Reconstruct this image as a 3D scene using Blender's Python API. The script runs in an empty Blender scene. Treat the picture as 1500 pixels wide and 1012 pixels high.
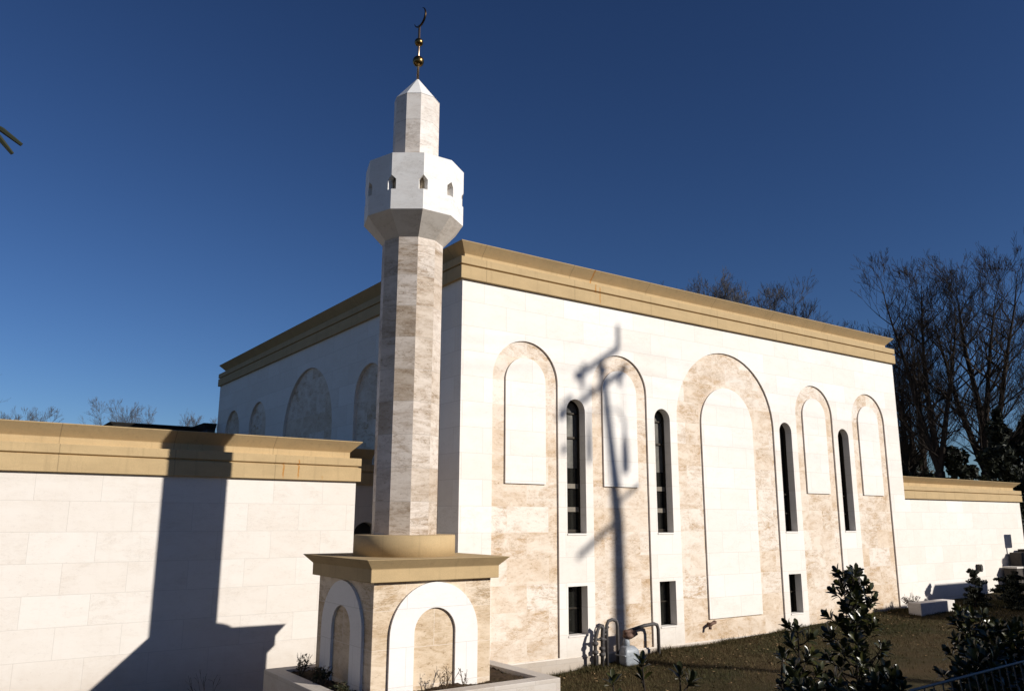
import bpy, bmesh, math, random
import numpy as np
from mathutils import Matrix, Vector, Quaternion
S = bpy.context.scene
COL = S.collection
rad = math.radians

# ------------------------------------------------------------ camera
cam = bpy.data.cameras.new('camera')
cam.sensor_width = 36.0
cam.lens = 28.50
cam.clip_start = 0.05
cam.clip_end = 3000
co = bpy.data.objects.new('camera', cam)
COL.objects.link(co)
R = [[0.8178830303962823, -0.5753729303316748, 0.003652346004379458],
     [-0.12288236067595587, -0.1684669768841752, 0.9780177928515467],
     [0.5621096636996186, 0.8003529650979301, 0.2084894655239281]]
co.matrix_world = Matrix(((R[0][0], R[1][0], -R[2][0], -9.904),
                          (R[0][1], R[1][1], -R[2][1], -16.206),
                          (R[0][2], R[1][2], -R[2][2], 2.037),
                          (0, 0, 0, 1)))
S.camera = co

# ------------------------------------------------------------ sky, sun, exposure
SUN_AZ, SUN_EL = 29.19, 23.63          # degrees right of the wall normal, and above the horizon
w = bpy.data.worlds.new('World')
S.world = w
w.use_nodes = True
wn = w.node_tree.nodes
sky = wn.new('ShaderNodeTexSky')
sky.sky_type = 'NISHITA'
sky.sun_disc = False
sky.sun_elevation = rad(SUN_EL)
sky.sun_rotation = rad(180 - SUN_AZ)
sky.altitude = 300
sky.air_density = 1.0
sky.dust_density = 0.0
sky.ozone_density = 6.0
wn['Background'].inputs['Strength'].default_value = 0.05
gam = wn.new('ShaderNodeGamma')                 # slide film: deeper, more saturated blue
gam.inputs['Gamma'].default_value = 1.3
mul = wn.new('ShaderNodeMix'); mul.data_type = 'RGBA'; mul.blend_type = 'MULTIPLY'
mul.inputs[0].default_value = 1.0
mul.inputs[7].default_value = (0.78, 0.72, 0.74, 1)
w.node_tree.links.new(sky.outputs[0], gam.inputs[0])
w.node_tree.links.new(gam.outputs[0], mul.inputs[6])
w.node_tree.links.new(mul.outputs[2], wn['Background'].inputs['Color'])
sl = bpy.data.lights.new('sun', 'SUN')
sl.energy = 5.0
sl.angle = rad(0.7)
sl.color = (1.0, 0.955, 0.89)
so = bpy.data.objects.new('sun', sl)
COL.objects.link(so)
a, e = rad(SUN_AZ), rad(SUN_EL)
to_sun = Vector((math.sin(a)*math.cos(e), -math.cos(a)*math.cos(e), math.sin(e)))
so.rotation_euler = to_sun.to_track_quat('Z', 'Y').to_euler()
so.location = to_sun*60
S.view_settings.view_transform = 'Standard'
S.view_settings.look = 'None'
S.view_settings.exposure = 0.1
S.view_settings.gamma = 1.0

# ------------------------------------------------------------ helpers
rng = np.random.default_rng(7)
random.seed(7)

def root(name, loc, label, cat, group=None):
    o = bpy.data.objects.new(name, None)
    COL.objects.link(o)
    o.location = loc
    o.empty_display_size = 0.3
    o['label'] = label
    o['category'] = cat
    if group: o['group'] = group
    return o

def tag(o, label, cat, group=None):
    o['label'] = label
    o['category'] = cat
    if group: o['group'] = group
    return o

def top_of(o):
    v = Vector(o.location)
    while o.parent is not None:
        o = o.parent
        v = v + Vector(o.location)
    return v

def add(name, verts, faces, mat, parent=None, smooth=False):
    """mesh given in world coordinates; children are stored relative to their parent"""
    me = bpy.data.meshes.new(name)
    V = np.asarray(verts, float).reshape(-1, 3)
    if parent is not None:
        V = V - np.array(top_of(parent))
    else:
        pass
    me.from_pydata(V.tolist(), [], [tuple(f) for f in faces])
    me.update()
    if smooth:
        me.polygons.foreach_set('use_smooth', [True]*len(me.polygons))
    mats = mat if isinstance(mat, (list, tuple)) else [mat]
    for m in mats: me.materials.append(m)
    o = bpy.data.objects.new(name, me)
    COL.objects.link(o)
    if parent is not None: o.parent = parent
    return o

class MB:
    def __init__(s): s.v = []; s.f = []
    def poly(s, v, f):
        b = len(s.v)
        s.v += [tuple(map(float, p)) for p in v]
        s.f += [tuple(i+b for i in q) for q in f]
        return s
    def box(s, x0, y0, z0, x1, y1, z1):
        v = [(x, y, z) for z in (z0, z1) for y in (y0, y1) for x in (x0, x1)]
        return s.poly(v, [(0, 2, 3, 1), (4, 5, 7, 6), (0, 1, 5, 4), (2, 6, 7, 3), (0, 4, 6, 2), (1, 3, 7, 5)])
    def obox(s, c, ax, ay, az, hx, hy, hz):
        c = Vector(c)
        v = [c + ax*(i*hx) + ay*(j*hy) + az*(k*hz) for k in (-1, 1) for j in (-1, 1) for i in (-1, 1)]
        return s.poly(v, [(0, 2, 3, 1), (4, 5, 7, 6), (0, 1, 5, 4), (2, 6, 7, 3), (0, 4, 6, 2), (1, 3, 7, 5)])
    def tube(s, pts, rs, n=8, cap=True):
        pts = [Vector(p) for p in pts]
        if not isinstance(rs, (list, tuple)): rs = [rs]*len(pts)
        ring = []
        up = None
        for i, p in enumerate(pts):
            d = (pts[min(i+1, len(pts)-1)] - pts[max(i-1, 0)])
            d = d.normalized() if d.length > 1e-9 else Vector((0, 0, 1))
            if up is None:
                up = d.orthogonal().normalized()
            else:
                up = (up - d*up.dot(d))
                up = up.normalized() if up.length > 1e-6 else d.orthogonal().normalized()
            q = d.cross(up)
            ring.append([p + (up*math.cos(t) + q*math.sin(t))*rs[i] for t in [2*math.pi*k/n for k in range(n)]])
        v = [x for r in ring for x in r]
        f = []
        for i in range(len(pts)-1):
            for k in range(n):
                f.append((i*n+k, i*n+(k+1) % n, (i+1)*n+(k+1) % n, (i+1)*n+k))
        if cap:
            f.append(tuple(range(n-1, -1, -1)))
            f.append(tuple((len(pts)-1)*n+k for k in range(n)))
        return s.poly(v, f)
    def lathe(s, c, prof, n=24):
        """prof: (radius, z) rows from bottom to top"""
        v = []; f = []
        for r, z in prof:
            for k in range(n):
                t = 2*math.pi*k/n
                v.append((c[0]+r*math.cos(t), c[1]+r*math.sin(t), c[2]+z))
        for i in range(len(prof)-1):
            for k in range(n):
                f.append((i*n+k, i*n+(k+1) % n, (i+1)*n+(k+1) % n, (i+1)*n+k))
        f.append(tuple(range(n-1, -1, -1)))
        f.append(tuple((len(prof)-1)*n+k for k in range(n)))
        return s.poly(v, f)
    def build(s, name, mat, parent=None, smooth=False):
        return add(name, s.v, s.f, mat, parent, smooth)

def bevel(o, wd, seg=2):
    m = o.modifiers.new('soft_edges', 'BEVEL')
    m.width = wd; m.segments = seg; m.limit_method = 'ANGLE'; m.angle_limit = rad(40)
    return o

def plate(outline, holes, depth):
    """flat slab with holes: local (u, v, d), d from 0 (front) to depth (back); verts, faces"""
    cu = bpy.data.curves.new('tmp', 'CURVE')
    cu.dimensions = '2D'; cu.fill_mode = 'BOTH'; cu.extrude = depth/2
    for loop in [outline] + list(holes):
        sp = cu.splines.new('POLY')
        sp.points.add(len(loop)-1)
        for p, q in zip(sp.points, loop): p.co = (q[0], q[1], 0, 1)
        sp.use_cyclic_u = True
    o = bpy.data.objects.new('tmp', cu)
    COL.objects.link(o)
    dg = bpy.context.evaluated_depsgraph_get()
    me = bpy.data.meshes.new_from_object(o.evaluated_get(dg))
    V = np.array([v.co[:] for v in me.vertices])
    F = [tuple(p.vertices) for p in me.polygons]
    V[:, 2] = depth/2 - V[:, 2]            # front of the curve is +z
    F = [tuple(reversed(f)) for f in F]
    bpy.data.objects.remove(o); bpy.data.curves.remove(cu); bpy.data.meshes.remove(me)
    bm = bmesh.new()
    vs = [bm.verts.new(v) for v in V]
    for f in F:
        try: bm.faces.new([vs[i] for i in f])
        except ValueError: pass
    bmesh.ops.remove_doubles(bm, verts=bm.verts, dist=1e-5)
    bmesh.ops.recalc_face_normals(bm, faces=bm.faces)
    bm.verts.index_update()
    V = np.array([v.co[:] for v in bm.verts]); F = [tuple(v.index for v in f.verts) for f in bm.faces]
    bm.free()
    return V, F

def arch(c, hw, z0, apex, n=28, grow=0.0):
    hw += grow; apex += grow; z0 -= grow
    sp = apex - hw
    return [(c-hw, z0), (c+hw, z0)] + [(c+hw*math.cos(t), sp+hw*math.sin(t)) for t in [math.pi*k/n for k in range(n+1)]]

def rect(x0, z0, x1, z1): return [(x0, z0), (x1, z0), (x1, z1), (x0, z1)]

def frontY(V, y):     # (u,v,d) -> face looking -Y at plane y
    V = np.asarray(V); return np.stack([V[:, 0], V[:, 2]+y, V[:, 1]], -1)
def sideX(V, x):      # (u=Y, v, d) -> face looking -X at plane x
    V = np.asarray(V); return np.stack([V[:, 2]+x, V[:, 0], V[:, 1]], -1)

# ------------------------------------------------------------ materials
class NT:
    def __init__(s, name):
        s.m = bpy.data.materials.new(name)
        s.m.use_nodes = True
        s.t = s.m.node_tree
        s.b = s.t.nodes['Principled BSDF']
    def n(s, kind, **kw):
        nd = s.t.nodes.new('ShaderNode'+kind)
        for k, v in kw.items(): setattr(nd, k, v)
        return nd
    def link(s, a, b): s.t.links.new(a, b)
    def val(s, sock, v):
        if hasattr(v, 'links'): s.link(v, sock)
        else: sock.default_value = v
    def math(s, op, a, b=None, c=None, clamp=False):
        nd = s.n('Math', operation=op, use_clamp=clamp)
        s.val(nd.inputs[0], a)
        if b is not None: s.val(nd.inputs[1], b)
        if c is not None: s.val(nd.inputs[2], c)
        return nd.outputs[0]
    def mix(s, fac, a, b, blend='MIX'):
        nd = s.n('Mix', data_type='RGBA', blend_type=blend)
        s.val(nd.inputs[0], fac)
        s.val(nd.inputs[6], a if hasattr(a, 'links') else (*a, 1))
        s.val(nd.inputs[7], b if hasattr(b, 'links') else (*b, 1))
        return nd.outputs[2]
    def fmix(s, fac, a, b):
        nd = s.n('Mix', data_type='FLOAT')
        s.val(nd.inputs[0], fac); s.val(nd.inputs[2], a); s.val(nd.inputs[3], b)
        return nd.outputs[0]
    def noise(s, vec, scale, detail=4, rough=0.6, dist=0.0):
        nd = s.n('TexNoise')
        s.link(vec, nd.inputs['Vector'])
        nd.inputs['Scale'].default_value = scale
        nd.inputs['Detail'].default_value = detail
        nd.inputs['Roughness'].default_value = rough
        nd.inputs['Distortion'].default_value = dist
        return nd.outputs['Fac']
    def ramp(s, fac, lo, hi):
        nd = s.n('MapRange')
        s.val(nd.inputs[0], fac)
        nd.inputs[1].default_value = lo; nd.inputs[2].default_value = hi
        nd.clamp = True
        return nd.outputs[0]
    def comb(s, x, y, z):
        nd = s.n('CombineXYZ')
        for i, q in enumerate((x, y, z)): s.val(nd.inputs[i], q)
        return nd.outputs[0]
    def scale(s, vec, sc):
        nd = s.n('Mapping'); s.link(vec, nd.inputs[0]); nd.inputs['Scale'].default_value = sc
        return nd.outputs[0]
    def white(s, vec):
        nd = s.n('TexWhiteNoise', noise_dimensions='3D'); s.link(vec, nd.inputs['Vector'])
        return nd.outputs['Value']
    def pos(s):
        g = s.n('NewGeometry')
        sp = s.n('SeparateXYZ'); s.link(g.outputs['Position'], sp.inputs[0])
        sn = s.n('SeparateXYZ'); s.link(g.outputs['True Normal'], sn.inputs[0])
        return g.outputs['Position'], sp.outputs, sn.outputs
    def bump(s, h, strength, dist=0.01):
        nd = s.n('Bump'); nd.inputs['Strength'].default_value = strength; nd.inputs['Distance'].default_value = dist
        s.link(h, nd.inputs['Height']); s.link(nd.outputs[0], s.b.inputs['Normal'])

def stone(name, base, alt, vein, veinamt, tint=0.5, joint=(0.5, 0.44, 0.37), jw=0.006, jamt=0.5,
          bw=1.25, bh=0.61, x0=0.64, y0=0.3, z0=7.2, deca=None, rough=0.62, stretch=4.0):
    """dressed stone in courses: base/alt block tints, streaky veins along the bed, fine joints"""
    k = NT(name)
    P, p, nr = k.pos()
    v = k.math('DIVIDE', k.math('SUBTRACT', p[2], z0), bh)
    row = k.math('FLOOR', v)
    fv = k.math('SUBTRACT', v, row)
    if deca:
        ang = k.math('ARCTAN2', k.math('SUBTRACT', p[0], deca[0]), k.math('SUBTRACT', deca[1], p[1]))
        col = k.math('FLOOR', k.math('DIVIDE', k.math('ADD', ang, rad(18)+6.2831853), rad(36)))
        dist = k.math('MULTIPLY', k.math('MINIMUM', fv, k.math('SUBTRACT', 1.0, fv)), bh)
    else:
        side = k.math('GREATER_THAN', k.math('ABSOLUTE', nr[0]), 0.7)
        u = k.fmix(side, k.math('SUBTRACT', p[0], x0), k.math('SUBTRACT', p[1], y0))
        odd = k.math('ABSOLUTE', k.math('MODULO', row, 2.0))
        u = k.math('ADD', k.math('DIVIDE', u, bw), k.math('MULTIPLY', odd, 0.47))
        col = k.math('FLOOR', u)
        fu = k.math('SUBTRACT', u, col)
        du = k.math('MULTIPLY', k.math('MINIMUM', fu, k.math('SUBTRACT', 1.0, fu)), bw)
        dv = k.math('MULTIPLY', k.math('MINIMUM', fv, k.math('SUBTRACT', 1.0, fv)), bh)
        dist = k.math('MINIMUM', du, dv)
    rnd = k.white(k.comb(col, row, 1.7))
    rnd2 = k.white(k.comb(col, row, 5.3))
    off = k.comb(k.math('MULTIPLY', rnd, 31.0), k.math('MULTIPLY', rnd2, 17.0), k.math('MULTIPLY', rnd, 9.0))
    vadd = k.n('VectorMath', operation='ADD'); k.link(P, vadd.inputs[0]); k.link(off, vadd.inputs[1])
    Q = vadd.outputs[0]
    c = k.mix(k.math('MULTIPLY', rnd, tint), base, alt)
    cloud = k.ramp(k.noise(k.scale(Q, (1.0, 1.0, stretch*0.5)), 1.3, 7, 0.66, 0.7), 0.40, 0.60)
    st = k.noise(k.scale(Q, (1.0, 1.0, stretch)), 2.2, 10, 0.78, 0.9)
    va = k.math('MULTIPLY', k.ramp(st, 0.47, 0.58), k.fmix(cloud, 0.2, 1.0))
    warm = tuple(0.55*x+0.45*y for x, y in zip(vein, alt))
    c = k.mix(k.math('MULTIPLY', cloud, k.math('MULTIPLY', k.fmix(rnd, 0.25, 1.0), veinamt*0.7)), c, warm)
    c = k.mix(k.math('MULTIPLY', va, k.fmix(rnd2, veinamt*0.35, veinamt)), c, vein)
    crk = k.noise(k.scale(Q, (1.0, 1.0, 2.2)), 2.6, 8, 0.72, 1.6)
    crack = k.math('SUBTRACT', 1.0, k.ramp(k.math('ABSOLUTE', k.math('SUBTRACT', crk, 0.5)), 0.0, 0.022))
    c = k.mix(k.math('MULTIPLY', k.math('MULTIPLY', crack, cloud), k.math('MULTIPLY', rnd2, veinamt)), c, tuple(q*0.5 for q in vein))
    pit = k.ramp(k.noise(k.scale(Q, (1.0, 1.0, 2.0)), 12.0, 6, 0.78, 0.6), 0.54, 0.66)
    c = k.mix(k.math('MULTIPLY', pit, k.fmix(cloud, veinamt*0.3, veinamt)), c, tuple(q*0.7 for q in vein))
    grime = k.ramp(k.noise(P, 0.35, 5, 0.6), 0.42, 0.8)
    c = k.mix(k.math('MULTIPLY', grime, 0.10), c, (0.45, 0.38, 0.3))
    drip = k.ramp(k.noise(k.scale(P, (5.0, 5.0, 0.22)), 1.5, 5, 0.65), 0.56, 0.80)     # rain streaks
    c = k.mix(k.math('MULTIPLY', drip, 0.10), c, (0.40, 0.34, 0.27))
    splash = k.math('SUBTRACT', 1.0, k.ramp(k.math('ADD', p[2], k.math('MULTIPLY', k.noise(P, 2.2, 5, 0.7), 0.9)), -1.05, -0.25))
    c = k.mix(k.math('MULTIPLY', splash, 0.38), c, (0.36, 0.27, 0.18))                  # mud splashed at the foot
    jm = k.math('SUBTRACT', 1.0, k.ramp(dist, jw*0.5, jw))
    c = k.mix(k.math('MULTIPLY', jm, jamt), c, joint)
    k.link(c, k.b.inputs['Base Color'])
    k.b.inputs['Roughness'].default_value = rough
    k.b.inputs['Specular IOR Level'].default_value = 0.3
    h = k.math('SUBTRACT', k.math('MULTIPLY', k.noise(Q, 40, 5, 0.7), 0.35), k.math('ADD', jm, k.math('MULTIPLY', pit, 0.4)))
    k.bump(h, 0.25, 0.004)
    return k.m

WHITE = dict(base=(0.82, 0.775, 0.715), alt=(0.745, 0.685, 0.61), vein=(0.60, 0.52, 0.42), veinamt=0.22, tint=0.75, jw=0.007, jamt=0.6)
MX, MY = -2.497, -2.114        # minaret axis as drawn
AXIS = (-2.638, -2.382)        # where it stands
SIZE = 0.981
m_white = stone('white_limestone', **WHITE)
m_wing = stone('cream_limestone', base=(0.72, 0.67, 0.61), alt=(0.665, 0.60, 0.53), vein=(0.55, 0.46, 0.37), veinamt=0.25, tint=0.55,
               joint=(0.46, 0.42, 0.37), jamt=0.5, jw=0.007, bw=1.192, bh=0.598, x0=-8.291, z0=2.344, y0=0.5)
m_panel = stone('pale_panel_stone', **{**WHITE, 'base': (0.82, 0.775, 0.72), 'alt': (0.78, 0.73, 0.66)}, x0=0.2)
m_trav = stone('tan_travertine', base=(0.79, 0.71, 0.62), alt=(0.70, 0.565, 0.425), vein=(0.43, 0.26, 0.115), veinamt=0.85, tint=0.8,
               joint=(0.68, 0.58, 0.47), jamt=0.55, x0=0.72, stretch=3.2)
m_trav_side = stone('pedestal_travertine', base=(0.74, 0.63, 0.505), alt=(0.64, 0.50, 0.345), vein=(0.36, 0.225, 0.10), veinamt=0.9, tint=0.8,
                    joint=(0.72, 0.63, 0.53), jamt=0.7, x0=-2.60, y0=-2.35, z0=-0.08, bw=1.18, stretch=4.5)
m_shaft = stone('shaft_travertine', base=(0.72, 0.635, 0.555), alt=(0.55, 0.45, 0.35), vein=(0.29, 0.195, 0.115), veinamt=0.95, tint=0.9,
                joint=(0.42, 0.36, 0.30), jamt=0.7, jw=0.008, z0=1.72, deca=AXIS, stretch=5.0)
m_balc = stone('balcony_marble', base=(0.79, 0.765, 0.73), alt=(0.74, 0.71, 0.67), vein=(0.58, 0.53, 0.475), veinamt=0.4, tint=0.4,
               jamt=0.0, z0=7.9, bh=1.16, deca=AXIS)
m_corbel = stone('corbel_stone', base=(0.66, 0.60, 0.53), alt=(0.58, 0.51, 0.44), vein=(0.40, 0.33, 0.26), veinamt=0.5, tint=0.6,
                 jamt=0.0, z0=7.0, bh=3.0, deca=AXIS)
m_niche = stone('niche_travertine', base=(0.70, 0.56, 0.37), alt=(0.62, 0.48, 0.31), vein=(0.32, 0.23, 0.14), veinamt=0.5, tint=0.5, jamt=0.0, z0=7.0, bh=3.0, deca=AXIS)
m_turret = stone('turret_stone', base=(0.77, 0.72, 0.665), alt=(0.68, 0.61, 0.54), vein=(0.42, 0.34, 0.27), veinamt=0.7, tint=0.7,
                 joint=(0.44, 0.38, 0.32), jamt=0.8, jw=0.008, z0=9.15, bh=0.75, deca=AXIS)
m_band = stone('pedestal_arch_stone', base=(0.80, 0.77, 0.74), alt=(0.77, 0.73, 0.69), vein=(0.64, 0.58, 0.51), veinamt=0.2, tint=0.5,
               joint=(0.5, 0.46, 0.41), jamt=0.6, x0=-2.60, y0=-2.35, z0=-0.06, bw=1.18)
m_rim = stone('planter_limestone', base=(0.56, 0.51, 0.455), alt=(0.50, 0.445, 0.385), vein=(0.45, 0.37, 0.29), veinamt=0.4, tint=0.7,
              joint=(0.36, 0.31, 0.27), jamt=0.5, z0=-0.75, bh=0.62, bw=0.85)

def concrete(name, rust=(), base=(0.51, 0.368, 0.195), jsp=2.82, jx=0.64):
    k = NT(name)
    P, p, nr = k.pos()
    sp = k.ramp(k.noise(P, 90, 3, 0.8), 0.3, 0.72)
    c = k.mix(sp, tuple(q*0.8 for q in base), tuple(min(1, q*1.12) for q in base))
    big = k.ramp(k.noise(k.scale(P, (1, 1, 2.5)), 1.3, 6, 0.65), 0.4, 0.75)
    c = k.mix(k.math('MULTIPLY', big, 0.5), c, tuple(q*0.68 for q in base))
    drip = k.ramp(k.noise(k.scale(P, (7, 7, 0.35)), 1.6, 4, 0.6), 0.55, 0.8)
    c = k.mix(k.math('MULTIPLY', drip, 0.45), c, tuple(q*0.5 for q in base))
    side = k.math('GREATER_THAN', k.math('ABSOLUTE', nr[0]), 0.7)
    u = k.math('DIVIDE', k.math('SUBTRACT', k.fmix(side, p[0], p[1]), jx), jsp)
    fu = k.math('FRACT', u)
    d = k.math('MULTIPLY', k.math('MINIMUM', fu, k.math('SUBTRACT', 1.0, fu)), jsp)
    jm = k.math('SUBTRACT', 1.0, k.ramp(d, 0.005, 0.012))
    c = k.mix(k.math('MULTIPLY', jm, 0.6), c, tuple(q*0.4 for q in base))
    for rx, wdt, zlo, zhi in rust:
        wob = k.math('MULTIPLY', k.math('SUBTRACT', k.noise(P, 9, 3), 0.5), wdt*2.5)
        dd = k.math('ABSOLUTE', k.math('ADD', k.math('SUBTRACT', p[0], rx), wob))
        mk = k.math('SUBTRACT', 1.0, k.ramp(dd, wdt*0.35, wdt))
        mk = k.math('MULTIPLY', mk, k.math('MULTIPLY', k.ramp(p[2], zlo, zlo+0.1), k.math('SUBTRACT', 1.0, k.ramp(p[2], zhi-0.05, zhi))))
        c = k.mix(k.math('MULTIPLY', mk, 0.8), c, (0.42, 0.17, 0.02))
    k.link(c, k.b.inputs['Base Color'])
    k.b.inputs['Roughness'].default_value = 0.85
    k.b.inputs['Specular IOR Level'].default_value = 0.2
    k.bump(k.noise(P, 120, 3, 0.8), 0.35, 0.004)
    return k.m

m_corn_hall = concrete('tan_cornice_concrete', rust=((4.2, 0.03, 8.0, 8.75), (4.35, 0.022, 7.74, 8.25)))
m_corn_wing = concrete('tan_wing_concrete', rust=((-3.35, 0.026, 2.90, 3.30), (-2.99, 0.026, 2.90, 3.38), (-2.40, 0.016, 2.90, 3.02)), jsp=2.2, jx=-7.95)
m_corn = concrete('tan_cast_concrete')
m_ped_conc = concrete('tan_pedestal_concrete', jsp=9.0, jx=3.0)

def plain(name, col, rough=0.6, metal=0.0, var=0.25, scale=8.0, spec=0.4):
    k = NT(name)
    P, p, nr = k.pos()
    f = k.ramp(k.noise(P, scale, 5, 0.65), 0.3, 0.7)
    c = k.mix(f, tuple(q*(1-var) for q in col), tuple(min(1, q*(1+var)) for q in col))
    k.link(c, k.b.inputs['Base Color'])
    k.b.inputs['Roughness'].default_value = rough
    k.b.inputs['Metallic'].default_value = metal
    k.b.inputs['Specular IOR Level'].default_value = spec
    return k.m

m_brass = plain('weathered_brass', (0.20, 0.125, 0.045), 0.30, 1.0, 0.35, 12)
m_brass_dark = plain('dark_brass', (0.055, 0.036, 0.02), 0.4, 1.0, 0.3, 12)
m_rod = plain('copper_rod', (0.55, 0.40, 0.28), 0.35, 1.0, 0.15, 12)
m_frame = plain('bronze_window_frame', (0.035, 0.028, 0.02), 0.45, 0.6, 0.2)
m_bar = plain('tan_spandrel_bar', (0.17, 0.145, 0.11), 0.6, 0.0, 0.15)
m_roof = plain('grey_roof_gravel', (0.22, 0.20, 0.18), 0.95, 0.0, 0.3, 30)
m_soil = plain('dark_soil', (0.055, 0.036, 0.022), 0.95, 0.0, 0.5, 14, 0.1)
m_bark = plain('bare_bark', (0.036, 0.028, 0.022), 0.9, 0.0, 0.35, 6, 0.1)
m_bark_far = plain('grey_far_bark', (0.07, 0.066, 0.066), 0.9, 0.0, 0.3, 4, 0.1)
m_twig = plain('dead_twig', (0.12, 0.085, 0.05), 0.9, 0.0, 0.35, 20, 0.1)
m_greymetal = plain('grey_meter_paint', (0.28, 0.30, 0.32), 0.45, 0.0, 0.2, 14)
m_pipe = plain('weathered_grey_pipe', (0.07, 0.063, 0.06), 0.65, 0.1, 0.35, 16)
m_rustpipe = plain('rusty_fitting', (0.14, 0.08, 0.055), 0.7, 0.2, 0.4, 18)
m_wood = plain('pole_timber', (0.14, 0.10, 0.07), 0.9, 0.0, 0.3, 5, 0.1)
m_dark = plain('dark_fixture_and_shade', (0.05, 0.045, 0.04), 0.6, 0.2, 0.2)
m_post = plain('white_post_paint', (0.65, 0.66, 0.68), 0.5, 0.0, 0.12)
m_cable = plain('black_cable', (0.03, 0.03, 0.03), 0.7, 0.0, 0.1)
m_fence = plain('galvanised_fence', (0.14, 0.14, 0.14), 0.45, 0.5, 0.2, 20)
m_house_caster = plain('brick_red_caster', (0.24, 0.12, 0.08), 0.85, 0.0, 0.25, 9)
m_shingle = plain('grey_shingle', (0.12, 0.115, 0.11), 0.9, 0.0, 0.3, 20)
m_shadestone = plain('shade_dark_stone', (0.055, 0.046, 0.038), 0.85, 0.0, 0.3, 10)  # dark base colour stands in for shade on the step blocks
m_block = plain('grey_stone_block', (0.62, 0.58, 0.53), 0.75, 0.0, 0.12, 12)

m_pane_reflection = plain('grey_pane_reflection', (0.10, 0.092, 0.075), 0.5, 0.0, 0.45, 3)  # colour of the reflection painted into the upper panes
k = NT('window_glass')
k.b.inputs['Base Color'].default_value = (0.012, 0.012, 0.010, 1)
k.b.inputs['Roughness'].default_value = 0.04
k.b.inputs['Specular IOR Level'].default_value = 0.55
m_glass = k.m
k = NT('dark_interior')
k.b.inputs['Base Color'].default_value = (0.02, 0.018, 0.015, 1)
m_inside = k.m

def leafmat(name, c1, c2, rough, spec=0.5, sub=0.0):
    k = NT(name)
    P, p, nr = k.pos()
    g = k.n('NewGeometry')
    f = k.math('MULTIPLY', k.math('ADD', k.noise(P, 3.0, 3), g.outputs['Random Per Island']), 0.5)
    c = k.mix(k.ramp(f, 0.2, 0.75), c1, c2)
    k.link(c, k.b.inputs['Base Color'])
    k.b.inputs['Roughness'].default_value = rough
    k.b.inputs['Specular IOR Level'].default_value = spec
    return k.m
m_mag = leafmat('magnolia_leaf', (0.010, 0.013, 0.006), (0.050, 0.050, 0.013), 0.28, 0.45)
m_ever = leafmat('dark_evergreen', (0.008, 0.010, 0.005), (0.025, 0.028, 0.012), 0.6, 0.3)
m_bush = leafmat('dull_bush_leaf', (0.02, 0.022, 0.010), (0.055, 0.055, 0.022), 0.6, 0.3)
m_dead = leafmat('dead_leaf', (0.06, 0.035, 0.02), (0.13, 0.075, 0.035), 0.8, 0.2)
m_litter = leafmat('fallen_leaf', (0.10, 0.055, 0.025), (0.30, 0.20, 0.10), 0.8, 0.2)
m_greyb = leafmat('grey_twiggy_leaf', (0.20, 0.17, 0.15), (0.34, 0.30, 0.27), 0.8, 0.2)

k = NT('dormant_lawn')
P, p, nr = k.pos()
big = k.ramp(k.noise(P, 0.45, 5, 0.6, 0.4), 0.38, 0.66)
c = k.mix(big, (0.074, 0.047, 0.021), (0.026, 0.028, 0.009))
mid = k.ramp(k.noise(P, 3.5, 6, 0.7), 0.35, 0.7)
c = k.mix(k.math('MULTIPLY', mid, 0.6), c, (0.085, 0.058, 0.030))
fine = k.ramp(k.noise(P, 60, 4, 0.8), 0.35, 0.7)
c = k.mix(k.math('MULTIPLY', fine, 0.5), c, (0.045, 0.036, 0.015))
k.link(c, k.b.inputs['Base Color'])
k.b.inputs['Roughness'].default_value = 0.95
k.b.inputs['Specular IOR Level'].default_value = 0.1
k.bump(k.noise(P, 45, 5, 0.8), 0.8, 0.05)
m_lawn = k.m
k = NT('grass_blade')
g = k.n('NewGeometry')
P, p, nr = k.pos()
big = k.ramp(k.noise(P, 0.45, 5, 0.6, 0.4), 0.38, 0.66)
f = k.math('ADD', k.math('MULTIPLY', g.outputs['Random Per Island'], 0.5), k.math('MULTIPLY', big, 0.5))
k.link(k.mix(f, (0.105, 0.072, 0.032), (0.040, 0.046, 0.014)), k.b.inputs['Base Color'])
k.b.inputs['Roughness'].default_value = 0.8
k.b.inputs['Specular IOR Level'].default_value = 0.2
m_blade = k.m

# ------------------------------------------------------------ ground
def ground_z(x, y):
    x = np.asarray(x, float); y = np.asarray(y, float)
    b = np.interp(x, [-40, -7, 2.5, 4.5, 6.4, 10.6, 17, 24, 40, 90], [-1.8, -1.7, -1.6, -1.47, -1.35, -1.25, -0.98, -0.78, -0.4, 1.0])
    t = np.clip((-y-6.5)/8.5, 0, 1); t = t*t*(3-2*t)
    dip = -0.10*np.clip(-y/1.2, 0, 1)*(1-t)
    z = (b+dip)*(1-t) + 0.35*t
    back = np.clip((y-22)/40, 0, 1)
    return z + 1.5*back + 0.02*np.sin(x*1.7+y*0.6)*np.cos(y*1.3-x*0.4)
xs = np.unique(np.concatenate([np.linspace(-900, -60, 8), np.linspace(-60, -12, 13), np.linspace(-12, 32, 111), np.linspace(32, 120, 23), np.linspace(120, 900, 8)]))
ys = np.unique(np.concatenate([np.linspace(-900, -60, 8), np.linspace(-60, -20, 11), np.linspace(-20, 4, 81), np.linspace(4, 120, 30), np.linspace(120, 900, 8)]))
GX, GY = np.meshgrid(xs, ys)
GZ = ground_z(GX, GY)
nx = len(xs)
F = [(j*nx+i, j*nx+i+1, (j+1)*nx+i+1, (j+1)*nx+i) for j in range(len(ys)-1) for i in range(nx-1)]
lawn = add('lawn', np.stack([GX, GY, GZ], -1).reshape(-1, 3), F, m_lawn, smooth=True)
lawn['kind'] = 'structure'
lawn['label'] = 'dormant brown and olive lawn sloping down to the white walls'

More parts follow.
